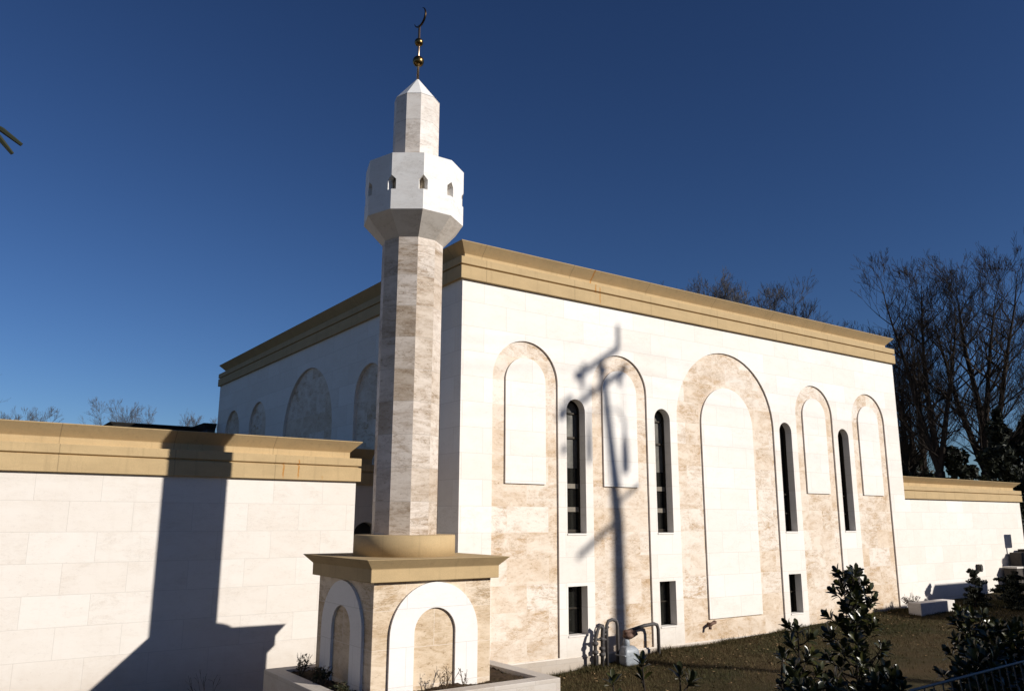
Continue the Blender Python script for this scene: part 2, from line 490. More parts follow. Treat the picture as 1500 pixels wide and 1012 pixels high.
# ------------------------------------------------------------ cornice sweep
CORN = [(0.10, 1.0), (0.10, 0.985), (-0.13, 0.73), (-0.13, 0.585), (0.09, 0.575), (0.09, 0.385), (0.035, 0.375), (0.035, 0.345), (0.09, 0.335), (0.09, 0.0), (-0.30, 0.0)]
def cornice(path, closed, zb, zt, name, mat, parent, prof=CORN, inner=-0.30):
    """sweep the moulding along a plan path; outward is to the right of travel"""
    pts = [Vector(p) for p in path]
    n = len(pts)
    dirs = [(pts[(i+1) % n]-pts[i]).normalized() for i in range(n if closed else n-1)]
    nor = [Vector((d.y, -d.x)) for d in dirs]
    rows = []
    pr = prof + [(inner, 1.0)]
    for i in range(n):
        if closed: a_, b_ = nor[i-1], nor[i]
        else: a_, b_ = nor[max(i-1, 0)], nor[min(i, n-2)]
        m = (a_+b_); m = m/(m.dot(a_)) if m.length > 1e-6 else a_
        rows.append([(pts[i].x+m.x*o, pts[i].y+m.y*o, zb+(zt-zb)*h) for o, h in pr])
    v = [q for r in rows for q in r]
    K = len(pr); f = []
    for i in range(n if closed else n-1):
        j = (i+1) % n
        for q in range(K):
            f.append((i*K+q, i*K+(q+1) % K, j*K+(q+1) % K, j*K+q))
    if not closed:
        f.append(tuple(range(K-1, -1, -1))); f.append(tuple((n-1)*K+q for q in range(K)))
    o = add(name, v, f, mat, parent)
    bm = bmesh.new(); bm.from_mesh(o.data); bmesh.ops.recalc_face_normals(bm, faces=bm.faces); bm.to_mesh(o.data); bm.free()
    bevel(o, 0.008, 1)
    return o

# ------------------------------------------------------------ prayer hall
XC, HX, HY = 9.4237, 18.847, 20.5
ZC, ZT = 7.735, 8.695
GB = -2.2
hall = root('prayer_hall', (XC, HY/2, GB), 'tall square white stone hall with blank arches and tan cornice', 'building')
ARCH = [  # centre, outer half width, outer apex, inner half width, inner apex, inner bottom
    (1.915, 1.009, 6.42, 0.617, 6.00, 2.866),
    (5.069, 1.002, 6.42, 0.618, 6.00, 2.866),
    (XC, 2.182, 7.00, 1.150, 5.93, -0.69)]
ARCH += [(2*XC-c, a_, b_, c_, d_, e_) for c, a_, b_, c_, d_, e_ in (ARCH[1], ARCH[0])]
SILLZ, WTOP = 1.64, 5.08
WIN = [(3.5105, 0.311), (6.657, 0.306)]
WIN += [(2*XC-c, h) for c, h in (WIN[1], WIN[0])]
LZ0, LZ1 = -0.79, 0.396
TB = -1.24                      # foot of the tan panels
holes = [arch(c, hw, TB, ap) for c, hw, ap, *_ in ARCH]
holes += [arch(c, h, SILLZ, WTOP, 18) for c, h in WIN]
holes += [rect(c-h, LZ0, c+h, LZ1) for c, h in WIN]
V, Fc = plate(rect(0, GB, HX, ZC+0.3), holes, 0.24)
add('front_wall', frontY(V, 0), Fc, m_white, hall)
for c, hw, ap, ihw, iap, ib in ARCH:
    V, Fc = plate(arch(c, hw, TB, ap, grow=0.004), [arch(c, ihw, ib, iap)], 0.14)
    pn = add('arch_panel', frontY(V, 0.05), Fc, m_trav, hall)
    V, Fc = plate(arch(c, ihw, ib, iap, grow=-0.003), [], 0.15)
    add('inner_panel', frontY(V, 0.003), Fc, m_panel, pn)
# base course below the tan panels
mb = MB(); mb.box(0.0, 0.24, GB, HX, 0.9, ZC+0.3)   # backing behind the veneer, hollowed by the window boxes in front of it
def window(cx, hw, z0, z1, arched, bars, reflection_plate=False):
    out = arch(cx, hw, z0, z1, 18, grow=0.004) if arched else rect(cx-hw-.004, z0-.004, cx+hw+.004, z1+.004)
    inn = arch(cx, hw-0.028, z0+0.03, z1-0.028, 18) if arched else rect(cx-hw+0.028, z0+0.03, cx+hw-0.028, z1-0.028)
    V, Fc = plate(out, [inn], 0.10)
    fr = add('window_frame', frontY(V, 0.236), Fc, m_frame, hall)
    fr.name = 'window'
    V, Fc = plate(arch(cx, hw-0.029, z0+0.031, z1-0.029, 18) if arched else rect(cx-hw+0.027, z0+0.029, cx+hw-0.027, z1-0.027), [], 0.01)
    add('pane', frontY(V, 0.315), Fc, m_glass, fr)
    for b0, b1 in bars:
        MB().box(cx-hw+0.03, 0.262, b0, cx+hw-0.03, 0.312, b1).build('glazing_bar', m_bar if b1-b0 > 0.08 else m_frame, fr)
    if reflection_plate:
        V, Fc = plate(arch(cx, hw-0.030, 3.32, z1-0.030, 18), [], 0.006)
        add('reflection_plate', frontY(V, 0.3135-0.006), Fc, m_pane_reflection, fr)  # grey plate paints a reflection over the upper half of the pane
    s = MB().box(cx-hw-0.004, -0.02, z0-0.004, cx+hw+0.004, 0.24, z0+0.035).build('sill', m_panel, fr)
for i, (c, h) in enumerate(WIN):
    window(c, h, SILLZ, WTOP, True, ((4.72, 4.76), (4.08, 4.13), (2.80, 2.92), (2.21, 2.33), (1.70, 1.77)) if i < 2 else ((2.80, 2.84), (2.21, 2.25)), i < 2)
    window(c, h, LZ0, LZ1, False, ((-0.17, -0.13),))
# plain walls on the other three sides
hs = -0.0
SA = [(18.25, 1.0, 6.42, 0), (14.98, 1.0, 6.42, 0), (9.85, 2.2, 6.98, 0), (5.05, 1.0, 6.42, 0), (1.95, 1.0, 6.42, 0)]
V, Fc = plate(rect(0.24, GB, HY, ZC+0.3), [arch(c, hw, TB, ap) for c, hw, ap, _ in SA], 0.24)
add('side_wall', sideX(V, 0), Fc, m_white, hall)
for c, hw, ap, _ in SA:
    V, Fc = plate(arch(c, hw, TB, ap, grow=0.004), [], 0.14)
    add('arch_panel', sideX(V, 0.09), Fc, m_trav, hall)
mb = MB(); mb.box(HX-0.24, 0.24, GB, HX, HY, ZC+0.3); mb.box(0.24, HY-0.24, GB, HX-0.24, HY, ZC+0.3)
mb.build('rear_wall', m_white, hall)
MB().box(0.24, 0.42, GB, 0.30, HY-0.24, ZC).box(0.24, 0.36, GB, HX-0.24, 0.42, ZC).build('wall_core', m_inside, hall)
cornice([(0, 0), (HX, 0), (HX, HY), (0, HY)], True, ZC, ZT, 'cornice', m_corn_hall, hall)
MB().box(0.24, 0.24, ZT-0.5, HX-0.24, HY-0.24, ZT-0.35).build('roof', m_roof, hall)
# pale footing course showing along the foot of the front wall
MB().box(0.0, -0.03, GB, HX, 0.0-0.002, -1.27).build('footing', m_rim, hall)
# hose tap on the wall under the great arch
tp = MB()
tp.tube([(8.22, 0.05, -0.80), (8.22, -0.10, -0.80)], 0.035, 8).tube([(8.12, -0.10, -0.84), (8.22, -0.10, -0.79), (8.36, -0.10, -0.76)], [0.05, 0.045, 0.05], 8)
tp.tube([(8.14, -0.10, -0.83), (8.12, -0.12, -0.93)], [0.04, 0.045], 8).lathe((8.33, -0.10, -0.76), [(0.02, 0), (0.06, 0.01), (0.06, 0.03), (0.02, 0.05)], 10)
tp.build('wall_tap', m_rustpipe, hall, True)

# ------------------------------------------------------------ left wing with set-back link and arched doorway
WA = 0.0208
wx0, wy0 = -1.481, 2.40
def wing_pt(x): return (x, wy0+math.tan(WA)*(x-wx0))
lw = root('side_wing', (-9, 4.5, GB), 'long low white stone wing left of the tower, with rust stained tan cornice', 'building', None)
WZC, WZT = 2.901, 3.868
pl = wing_pt(-22.0); pr_ = (wx0, wy0)
v = [(pl[0], pl[1], GB), (pr_[0], pr_[1], GB), (pr_[0], pr_[1], WZC+0.3), (pl[0], pl[1], WZC+0.3)]
th = 0.35
v += [(x, y+th, z) for x, y, z in v]
add('front_wall', v, [(0, 1, 2, 3), (7, 6, 5, 4), (0, 4, 5, 1), (1, 5, 6, 2), (2, 6, 7, 3), (3, 7, 4, 0)], m_wing, lw)
YL = 4.3
MB().box(wx0-0.35, wy0+th, GB, wx0, YL+0.3, WZC+0.3).build('return_wall', m_wing, lw)
V, Fc = plate(rect(wx0, GB, -0.004, WZC+0.3), [arch(-0.28, 0.36, GB+0.3, 1.93, 18)], 0.3)
add('link_wall', frontY(V, YL), Fc, m_wing, lw)
dr = MB().box(-0.66, YL+0.3, GB+0.3, 0.10, YL+0.34, 1.95).build('doorway', m_inside, lw)
cornice([pl, pr_, (wx0, YL), (-0.105, YL)], False, WZC, WZT, 'cornice', m_corn_wing, lw)
MB().box(-22, 4.7, WZT-0.5, -0.3, 14, WZT-0.4).build('roof', m_roof, lw)

# ------------------------------------------------------------ right wing
rw = root('side_wing', (24, 2, GB), 'low white stone wing right of the tall hall, under the dark bare trees', 'building', None)
RY, RXE, RZC, RZT = 0.10, 27.95, 2.80, 3.60
MB().box(HX+0.004, RY, GB, RXE, RY+0.4, RZC+0.3).box(RXE-0.4, RY+0.4, GB, RXE, 12, RZC+0.3).build('wall', m_white, rw)
cornice([(HX+0.004, RY), (RXE, RY), (RXE, 12)], False, RZC, RZT, 'cornice', m_corn, rw)
MB().box(HX+0.004, RY+0.45, RZT-0.5, RXE-0.45, 12, RZT-0.4).build('roof', m_roof, rw)
wl = MB().box(23.66, RY-0.12, 0.08, 23.90, RY+0.01, 0.36).box(23.70, RY-0.16, 0.14, 23.86, RY-0.12, 0.32)
wl.build('wall_light', m_dark, rw)

# ------------------------------------------------------------ rear wing behind the hall
bw_ = root('rear_wing', (-3, 26, GB), 'rear wing parapet coloured dark for shade, behind the left roofline', 'building')
MB().box(-3.9, 22.55, GB, -0.01, 30, 5.2).box(-0.48, 20.7, GB, -0.01, 22.55, 5.2).build('wall', m_wing, bw_)
cornice([(-3.9, 30), (-3.9, 22.55), (-0.48, 22.55), (-0.48, 20.62), (-0.005, 20.62)], False, 5.15, 6.08, 'cornice', m_dark, bw_)  # dark colour here stands in for the hall's shade on the cornice
MB().box(-3.6, 22.8, 5.6, -0.2, 29.8, 5.7).build('roof', m_roof, bw_)

# ------------------------------------------------------------ minaret
TH = -math.pi/10
def deca(r, z, cx=MX, cy=MY):
    return [(cx+r*math.sin(TH+k*math.pi/5), cy-r*math.cos(TH+k*math.pi/5), z) for k in range(10)]
def prism(levels, name, mat, parent):
    v = []; f = []
    for r, z in levels: v += deca(r, z)
    for i in range(len(levels)-1):
        for k in range(10):
            f.append((i*10+k, i*10+(k+1) % 10, (i+1)*10+(k+1) % 10, (i+1)*10+k))
    f.append(tuple(range(9, -1, -1))); f.append(tuple((len(levels)-1)*10+k for k in range(10)))
    return bevel(add(name, v, f, mat, parent), 0.006, 1)
min_ = root('minaret', (MX, MY, -0.78), 'slender ten sided stone minaret with white balcony and brass crescent on square pedestal', 'tower')
PX, PY, PH = -2.46, -2.09, 1.18
PB = -0.95
ped = MB().box(PX-PH, PY-PH, PB, PX+PH, PY+PH, 0.985).build('pedestal', m_trav_side, min_)
bevel(ped, 0.006, 1)
for sgn in (0, 1, 2, 3):
    V, Fc = plate(arch(0, 0.876, PB, 0.945), [arch(0, 0.41, PB, 0.515)][:0], 0.055)
    # horseshoe band: outline runs down the outer arch and back up the inner one
    outer = arch(0, 0.876, PB, 0.945); inner = arch(0, 0.41, PB, 0.515)
    oa = outer[2:]; ia = inner[2:]
    loop = [(0.876, PB)] + oa + [(-0.876, PB), (-0.41, PB)] + ia[::-1] + [(0.41, PB)]
    V, Fc = plate(loop, [], 0.055)
    V = np.asarray(V)
    d = PH+0.05-V[:, 2]
    if sgn == 0: W = np.stack([PX+V[:, 0], PY-d, V[:, 1]], -1)
    elif sgn == 1: W = np.stack([PX-d, PY-V[:, 0], V[:, 1]], -1)
    elif sgn == 2: W = np.stack([PX-V[:, 0], PY+d, V[:, 1]], -1)
    else: W = np.stack([PX+d, PY+V[:, 0], V[:, 1]], -1)
    add('arch_band', W, Fc, m_band, min_)
PC = [(0.265, 1.0), (0.11, 0.575), (0.11, 0.0), (-0.3, 0.0)]
cornice([(PX-PH, PY-PH), (PX+PH, PY-PH), (PX+PH, PY+PH), (PX-PH, PY+PH)], True, 0.975, 1.355, 'pedestal_cornice', m_ped_conc, min_, PC, -0.5)
MB().box(PX-PH+0.4, PY-PH+0.4, 1.2, PX+PH-0.4, PY+PH-0.4, 1.352).build('pedestal_top', m_ped_conc, min_)
dm = MB().lathe((MX+0.02, MY, 0), [(0.955, 1.34), (0.955, 1.725), (0.94, 1.735)], 64)
dm = dm.build('drum', m_ped_conc, min_)
for p_ in dm.data.polygons: p_.use_smooth = abs(p_.normal.z) < 0.4
prism([(0.618, 1.73), (0.618, 7.50)], 'shaft', m_shaft, min_)
prism([(0.618, 7.46), (1.02, 7.90), (1.0, 7.905)], 'corbel', m_corbel, min_)
# balcony: ten slabs notched at both ends so an opening straddles every corner
BR, BZ0, BZ1 = 1.02, 7.90, 9.07
core = prism([(BR-0.16, BZ0), (BR-0.16, BZ1-0.03)], 'balcony', m_niche, min_)
mbb = MB()
o0, o1, o2, ow, bt = 8.31, 8.52, 8.605, 0.092, 0.13
ring = deca(BR, 0)
for kk in range(10):
    A = Vector(ring[kk]); B = Vector(ring[(kk+1) % 10]); ax = (B-A).normalized(); wd = (B-A).length
    nrm = Vector((ax.y, -ax.x, 0))
    L_ = [(0, BZ0), (wd, BZ0), (wd, o0), (wd-ow, o0), (wd-ow, o1), (wd, o2), (wd, BZ1), (0, BZ1), (0, o2), (ow, o1), (ow, o0), (0, o0)]
    sh = math.tan(math.pi/10)*bt
    v = []
    for (u_, z_) in L_: v.append((A.x+ax.x*u_, A.y+ax.y*u_, z_))
    for (u_, z_) in L_:
        uu = sh if u_ < 1e-6 else (wd-sh if u_ > wd-1e-6 else u_)
        v.append((A.x+ax.x*uu-nrm.x*bt, A.y+ax.y*uu-nrm.y*bt, z_))
    n_ = len(L_)
    f = [tuple(range(n_)), tuple(range(2*n_-1, n_-1, -1))]
    for i in range(n_):
        j = (i+1) % n_
        ua, ub = L_[i][0], L_[j][0]
        if (ua < 1e-6 and ub < 1e-6) or (ua > wd-1e-6 and ub > wd-1e-6): continue
        f.append((j, i, i+n_, j+n_))
    mbb.poly(v, f)
bp = mbb.build('parapet', m_balc, core)
bm = bmesh.new(); bm.from_mesh(bp.data); bmesh.ops.remove_doubles(bm, verts=bm.verts, dist=1e-4); bmesh.ops.recalc_face_normals(bm, faces=bm.faces); bm.to_mesh(bp.data); bm.free()
prism([(0.482, 8.9), (0.478, 10.64)], 'turret', m_turret, min_)
prism([(0.488, 10.64), (0.03, 11.20)], 'spire_cap', m_balc, min_)
fin = MB().tube([(MX, MY, 11.15), (MX, MY, 12.5)], [0.026, 0.026], 10).build('finial', m_rod, min_, True)
for z_, r_ in ((11.635, 0.122), (12.09, 0.094)):
    MB().lathe((MX, MY, z_), [(max(0.02, r_*math.cos(t)), r_*math.sin(t)) for t in [rad(-86+172*i/14) for i in range(15)]], 24).build('ball', m_brass, fin, True)
# crescent in a vertical plane, opening up and away
hd = Vector((0.1, -0.995, 0)); rc = 0.212
cc = Vector((MX, MY, 12.5+0.19)) + hd*0.01
pts = []; rs = []
for i in range(31):
    t = rad(66 - 228*i/30)
    pts.append(cc + hd*(rc*math.cos(t)) + Vector((0, 0, rc*math.sin(t))))
    s_ = i/30
    rs.append(0.005+0.020*math.sin(math.pi*s_)**0.8)
MB().tube(pts, rs, 8).build('crescent', m_brass_dark, fin, True)

# ------------------------------------------------------------ raised planter round the pedestal
plx0, plx1, ply0, ply1, plz = -4.42, -0.33, -4.12, -0.35, -0.735
pt_ = root('raised_planter', ((plx0+plx1)/2, (ply0+ply1)/2, -1.7), 'low square stone planter of dark soil around the minaret pedestal', 'planter')
V, Fc = plate(rect(plx0, ply0, plx1, ply1), [rect(plx0+0.30, ply0+0.30, plx1-0.30, ply1-0.30)], 1.3)
V = np.asarray(V); W = np.stack([V[:, 0], V[:, 1], plz-V[:, 2]], -1)
o = add('rim_wall', W, [tuple(reversed(f)) for f in Fc], m_rim, pt_); bevel(o, 0.012, 2)
sx = np.linspace(plx0+0.29, plx1-0.29, 60); sy = np.linspace(ply0+0.29, ply1-0.29, 50)
X_, Y_ = np.meshgrid(sx, sy)
Z_ = plz-0.07+0.03*np.sin(X_*5+Y_*2)*np.cos(Y_*4)+rng.normal(0, 0.012, X_.shape)
F = [(j*60+i, j*60+i+1, (j+1)*60+i+1, (j+1)*60+i) for j in range(49) for i in range(59)]
add('soil', np.stack([X_, Y_, Z_], -1).reshape(-1, 3), F, m_soil, pt_, True)

min_.location = (AXIS[0], AXIS[1], -0.727); min_.scale = (SIZE,)*3
pt_.location = (-2.518, -2.50, -1.629); pt_.scale = (SIZE,)*3
def settle(x, y, z):            # planter coordinates as drawn -> where it stands
    return (-2.518+SIZE*(x-(plx0+plx1)/2), -2.50+SIZE*(y-(ply0+ply1)/2), -1.629+SIZE*(z+1.7))

# ------------------------------------------------------------ plants
def rot_to(d, q=0.0):
    return Vector(d).normalized()

def branches(mb, p, d, length, r, depth, rnd, split=2.6, spread=0.55, up=0.15, nseg=4, sides=4, decay=0.72, tips=None, jit=0.16, minr=0.004):
    """recursive limb into mb; collects tips"""
    pts = [Vector(p)]; rs = [r]
    d = Vector(d).normalized()
    for i in range(nseg):
        d = (d + Vector((rnd.gauss(0, jit), rnd.gauss(0, jit), rnd.gauss(0, jit)+up*0.35))).normalized()
        pts.append(pts[-1]+d*(length/nseg)); rs.append(max(minr, r*(1-0.42*(i+1)/nseg)))
    mb.tube(pts, rs, sides if depth > 1 else 3, cap=False)
    if depth <= 0:
        if tips is not None: tips.append((pts[-1], d))
        return
    n = max(2, int(round(split+rnd.uniform(-0.6, 0.6))))
    for j in range(n):
        i = nseg if j == 0 else rnd.randint(max(1, nseg//2), nseg)
        az = rnd.uniform(0, 2*math.pi)
        o1 = d.orthogonal().normalized(); o2 = d.cross(o1)
        sp = spread*(0.35 if j == 0 else rnd.uniform(0.7, 1.25))
        nd = (d + (o1*math.cos(az)+o2*math.sin(az))*sp + Vector((0, 0, up))).normalized()
        branches(mb, pts[i], nd, length*decay*rnd.uniform(0.8, 1.12), rs[i]*(0.82 if j == 0 else 0.6), depth-1, rnd, split, spread, up, nseg if depth > 2 else 3, sides, decay, tips, jit, minr)

def bare_tree(name, loc, h, seed, label, mat, group, leaders=4, trunk=0.22, r=0.34, minr=0.010, nodes=12, depth=3, width=0.26, tw=1.0):
    """upright winter tree: long ascending leaders, each with many forking side limbs"""
    rnd = random.Random(seed)
    t = root(name, loc, label, 'tree', group)
    b = Vector(loc)
    fork = b+Vector((rnd.gauss(0, 0.1), rnd.gauss(0, 0.1), h*trunk))
    MB().tube([b-Vector((0, 0, 0.8)), b+(fork-b)*0.4, fork], [r*1.3, r, r*0.85], 10).build('trunk', mat, t, True)
    mb = MB()
    for j in range(leaders):
        az = 2*math.pi*(j+rnd.random()*0.5)/leaders
        ln = h*(1-trunk)*(0.92 if j == 0 else rnd.uniform(0.80, 0.97))
        tilt = 0.05 if j == 0 else rnd.uniform(0.2, 0.46)
        d = Vector((math.cos(az)*tilt, math.sin(az)*tilt, 1)).normalized()
        pts = [fork-d*0.15]; rs = [r*0.72*(1 if j == 0 else 0.85)]
        for i in range(nodes):
            d = (d+Vector((rnd.gauss(0, 0.035), rnd.gauss(0, 0.035), 0.05))).normalized()
            pts.append(pts[-1]+d*(ln/nodes)); rs.append(max(minr*1.3, rs[0]*(1-(i+1)/(nodes+0.6))))
        mb.tube(pts, rs, 6, cap=False)
        for i in range(1, nodes+1):
            f = i/nodes
            for q in range((2 if i % 2 else 3) if i < nodes else 4):
                a2 = rnd.uniform(0, 6.283)
                sd = Vector((math.cos(a2), math.sin(a2), rnd.uniform(0.55, 1.15))).normalized()
                L = h*width*(0.55+0.9*f-1.05*f*f)*rnd.uniform(0.7, 1.2)
                branches(mb, pts[i], sd, L*0.5, max(minr*1.3, min(rs[i]*0.62, 0.010+L*0.014)), depth, rnd, 2.7, 0.55, 0.12, 3, 4, 0.74, None, 0.10, minr)
    mb.build('crown', mat, t)
    top = max(q[2] for q in mb.v) - b.z
    s = h/top
    t.scale = (s, s, s)
    return t

def dup(t, loc, rz, sc, label, group):
    r_ = t.copy(); COL.objects.link(r_)
    r_.location = loc; r_.rotation_euler = (0, 0, rz); r_.scale = tuple(q*sc for q in t.scale)
    r_['label'] = label
    if group: r_['group'] = group
    for ch in t.children:
        c = ch.copy(); COL.objects.link(c); c.parent = r_
    return r_

def gz(x, y): return float(ground_z(x, y))
GB_T = 'bare trees behind the right wing'
t1 = bare_tree('bare_tree', (41.0, 7.2, gz(40.2, 6.8)-0.2), 19.7, 3, 'tallest dark bare tree on the far right, above the low right wing', m_bark, GB_T, 4, 0.30, 0.40, 0.0085, 12, 4, 0.27)
t2 = bare_tree('bare_tree', (38.9, 8.9, gz(38.7, 8.6)-0.2), 19.2, 11, 'dark bare tree with forked upright trunk, left of the tallest right tree', m_bark, GB_T, 3, 0.30, 0.34, 0.0085, 12, 4, 0.24)
dup(t1, (40.0, 11.6, gz(40, 12)), 2.1, 0.70, 'shorter bare tree nearest to the right corner of the tall hall', GB_T)
dup(t2, (46.5, 6.0, gz(47, 8)), 1.2, 0.82, 'bare tree at the right edge of the photo, behind the tallest one', GB_T)
dup(t2, (46.5, 14.0, gz(46, 16)), 4.0, 0.90, 'thin bare tree deep in the wood, between the two tall right trees', GB_T)
GB_F = 'bare tree tops above the hall roof'
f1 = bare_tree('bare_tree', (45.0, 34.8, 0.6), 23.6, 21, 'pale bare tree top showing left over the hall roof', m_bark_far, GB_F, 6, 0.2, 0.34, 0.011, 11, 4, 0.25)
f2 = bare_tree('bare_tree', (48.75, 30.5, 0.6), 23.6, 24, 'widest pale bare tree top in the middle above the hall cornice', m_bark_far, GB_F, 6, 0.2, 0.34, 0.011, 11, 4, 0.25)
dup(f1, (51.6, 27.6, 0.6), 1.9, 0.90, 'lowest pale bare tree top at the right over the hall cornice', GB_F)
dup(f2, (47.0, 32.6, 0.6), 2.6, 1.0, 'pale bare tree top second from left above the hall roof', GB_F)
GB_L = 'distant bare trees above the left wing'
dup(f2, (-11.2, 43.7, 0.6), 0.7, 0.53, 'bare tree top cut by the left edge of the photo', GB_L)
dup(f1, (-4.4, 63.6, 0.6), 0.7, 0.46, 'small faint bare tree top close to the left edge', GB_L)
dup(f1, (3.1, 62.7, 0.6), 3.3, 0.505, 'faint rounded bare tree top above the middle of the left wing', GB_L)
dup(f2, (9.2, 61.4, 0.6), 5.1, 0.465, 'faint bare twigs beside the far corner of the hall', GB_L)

def leaf_cloud(mb, c, rr, n, size, rnd, lumps=14):
    """leaf sized quads in clumps through an uneven volume"""
    c = np.array(c); rr = np.array(rr)
    L = []
    for i in range(lumps):
        u = rnd.normal(size=3); u /= np.linalg.norm(u)
        L.append((c+u*rr*rnd.uniform(0.25, 0.85), rr*rnd.uniform(0.25, 0.5)))
    for i in range(n):
        lc, lr = L[rnd.integers(lumps)]
        u = rnd.normal(size=3); u /= np.linalg.norm(u)
        p = lc+u*lr*rnd.uniform(0.4, 1.05)
        a_ = rnd.normal(size=3); a_ /= np.linalg.norm(a_)
        b_ = np.cross(a_, rnd.normal(size=3)); b_ /= np.linalg.norm(b_)
        s = size*rnd.uniform(0.6, 1.3)
        mb.poly([p-a_*s, p+b_*s*0.42, p+a_*s, p-b_*s*0.42], [(0, 1, 2, 3)])

def evergreen(name, loc, h, wd, n, size, seed, label, group, mat=None, cat='tree'):
    rnd = np.random.default_rng(seed)
    t = root(name, loc, label, cat, group)
    b = np.array(loc, float)
    MB().tube([b-(0, 0, 0.4), b+(0, 0, h*0.55)], [h*0.022+0.02, h*0.01], 8).build('trunk', m_bark, t, True)
    mb = MB()
    for q in range(5):
        zc = 0.14+0.19*q
        wq = wd*(1.0-0.16*q)*rnd.uniform(0.85, 1.1)
        leaf_cloud(mb, b+(rnd.normal(0, wd*0.08), rnd.normal(0, wd*0.08), h*zc), (wq, wq, h*0.15), n//5, size, rnd, 9)
    mb.build('crown', mat or m_ever, t)
    return t
GE = 'dark evergreens under the bare trees'
evergreen('evergreen_tree', (36.2, 4.3, gz(36, 4.6)), 8.0, 2.3, 7000, 0.19, 1, 'broad dark evergreen at the right edge, behind the low right wing', GE)
evergreen('evergreen_tree', (39.5, 8.2, gz(38, 9)), 6.6, 2.8, 7000, 0.20, 2, 'dark evergreen thicket below the tallest bare tree trunk', GE)
evergreen('evergreen_tree', (37.0, 11.2, gz(35, 11)), 5.6, 2.6, 6000, 0.19, 4, 'low dark evergreen beside the right corner of the tall hall', GE)
evergreen('evergreen_tree', (44.0, 5.2, gz(44, 6)), 8.8, 2.8, 6000, 0.22, 5, 'tall dark evergreen farthest right behind the low right wing', GE)
evergreen('evergreen_tree', (44.5, 14.5, gz(42, 16)), 7.4, 4.2, 9000, 0.24, 6, 'wide distant dark evergreen between hall corner and bare trunks', GE)
evergreen('evergreen_tree', (49.5, 9.5, gz(49, 9)), 8.4, 4.2, 8000, 0.24, 16, 'wide distant dark evergreen behind the tallest bare trunk', GE)

def magnolia(loc, h, spread, n_br, seed, label, lsize=0.125, tips_min=0.25):
    rnd = random.Random(seed)
    t = root('magnolia_shrub', loc, label, 'shrub', 'young magnolias in the foreground')
    b = Vector(loc)
    st = MB(); lf = MB()
    main = [b-Vector((0, 0, 0.1))]
    for i in range(1, 7):
        main.append(b+Vector((rnd.gauss(0, 0.02), rnd.gauss(0, 0.02), h*0.94*i/6)))
    st.tube(main, [0.018*(1-0.1*i) for i in range(7)], 6)
    tips = [(main[-1], Vector((0, 0, 1)))]
    for j in range(n_br):
        q = tips_min+(0.96-tips_min)*(j+0.5)/n_br
        base = b+Vector((0, 0, h*0.94*q))
        az = j*2.4+rnd.uniform(-0.4, 0.4)
        ln = spread*(1.12-q)*rnd.uniform(0.6, 1.15)+0.06
        d = Vector((math.cos(az), math.sin(az), rnd.uniform(0.35, 0.9))).normalized()
        mid = base+d*ln*0.5
        end = base+d*ln+Vector((0, 0, ln*0.25))
        st.tube([base, mid, end], [0.009, 0.007, 0.005], 5)
        tips.append((end, (end-mid).normalized()))
        if ln > 0.14: tips.append((mid+Vector((rnd.gauss(0, .05), rnd.gauss(0, .05), 0.06)), Vector((rnd.gauss(0, .5), rnd.gauss(0, .5), 1)).normalized()))
    for p, d in tips:
        n = rnd.randint(9, 13)
        o1 = d.orthogonal().normalized(); o2 = d.cross(o1)
        for i in range(n):
            az = i*2.399+rnd.uniform(-.3, .3)
            el = 0.25+0.95*(i/n)+rnd.uniform(-.1, .15)      # outer leaves open flatter
            rd = o1*math.cos(az)+o2*math.sin(az)
            ld = (d*math.cos(el)+rd*math.sin(el)).normalized()
            nn = (d*math.sin(el)-rd*math.cos(el)).normalized()
            sd = ld.cross(nn)
            L = lsize*rnd.uniform(0.65, 1.1); W = L*rnd.uniform(0.17, 0.22)
            o_ = p-d*0.05*(i/n)
            pr = [(0.0, 0.10), (0.22, 0.62), (0.52, 1.0), (0.82, 0.92), (1.0, 0.25)]
            v = []
            for s_, w_ in pr:
                c = o_+ld*(L*(0.12+0.88*s_))-nn*(L*0.16*s_*s_)
                v += [c-sd*(W*w_)+nn*(W*w_*0.35), c, c+sd*(W*w_)+nn*(W*w_*0.35)]
            f = []
            for q in range(4):
                f += [(q*3, q*3+1, q*3+4, q*3+3), (q*3+1, q*3+2, q*3+5, q*3+4)]
            lf.poly(v, f)
    st.build('stem', m_bark, t)
    lf.build('foliage', m_mag, t, True)
    return t
def mg(x, y, top, spread, n, seed, label, **kw):
    z = gz(x, y); magnolia((x, y, z), top-z, spread, n, seed, label, **kw)
mg(-1.93, -11.04, 1.60, 0.44, 42, 1, 'tallest young magnolia in front of the right end of the hall')
mg(-2.66, -10.88, 1.06, 0.30, 20, 2, 'half height magnolia just left of the tallest one')
mg(-2.40, -11.6, 0.66, 0.40, 22, 31, 'low magnolia filling the gap at the foot of the tallest one')
mg(-3.56, -11.35, 0.93, 0.05, 3, 3, 'thin single stemmed magnolia standing alone left of the bushy ones', tips_min=0.2)
mg(-3.62, -11.6, 0.70, 0.34, 20, 33, 'low dark magnolia at the bottom edge under the thin one')
mg(-3.05, -11.45, 0.62, 0.30, 16, 34, 'low magnolia between the thin one and the half height one')
mg(-4.36, -10.43, 0.84, 0.06, 4, 4, 'small magnolia with a yellowing leaf in front of the gas meter')
mg(-4.63, -10.30, 0.68, 0.08, 3, 5, 'tiny magnolia tip at the bottom edge left of the yellowing one')
mg(-4.12, -10.70, 0.74, 0.12, 6, 6, 'small magnolia at the bottom edge right of the yellowing one')
mg(-1.25, -12.00, 0.82, 0.42, 36, 7, 'bushy magnolia behind the wire fence, front of the right corner group')
mg(-0.62, -11.90, 0.97, 0.5, 40, 8, 'bushy magnolia cut by the right edge of the photo')
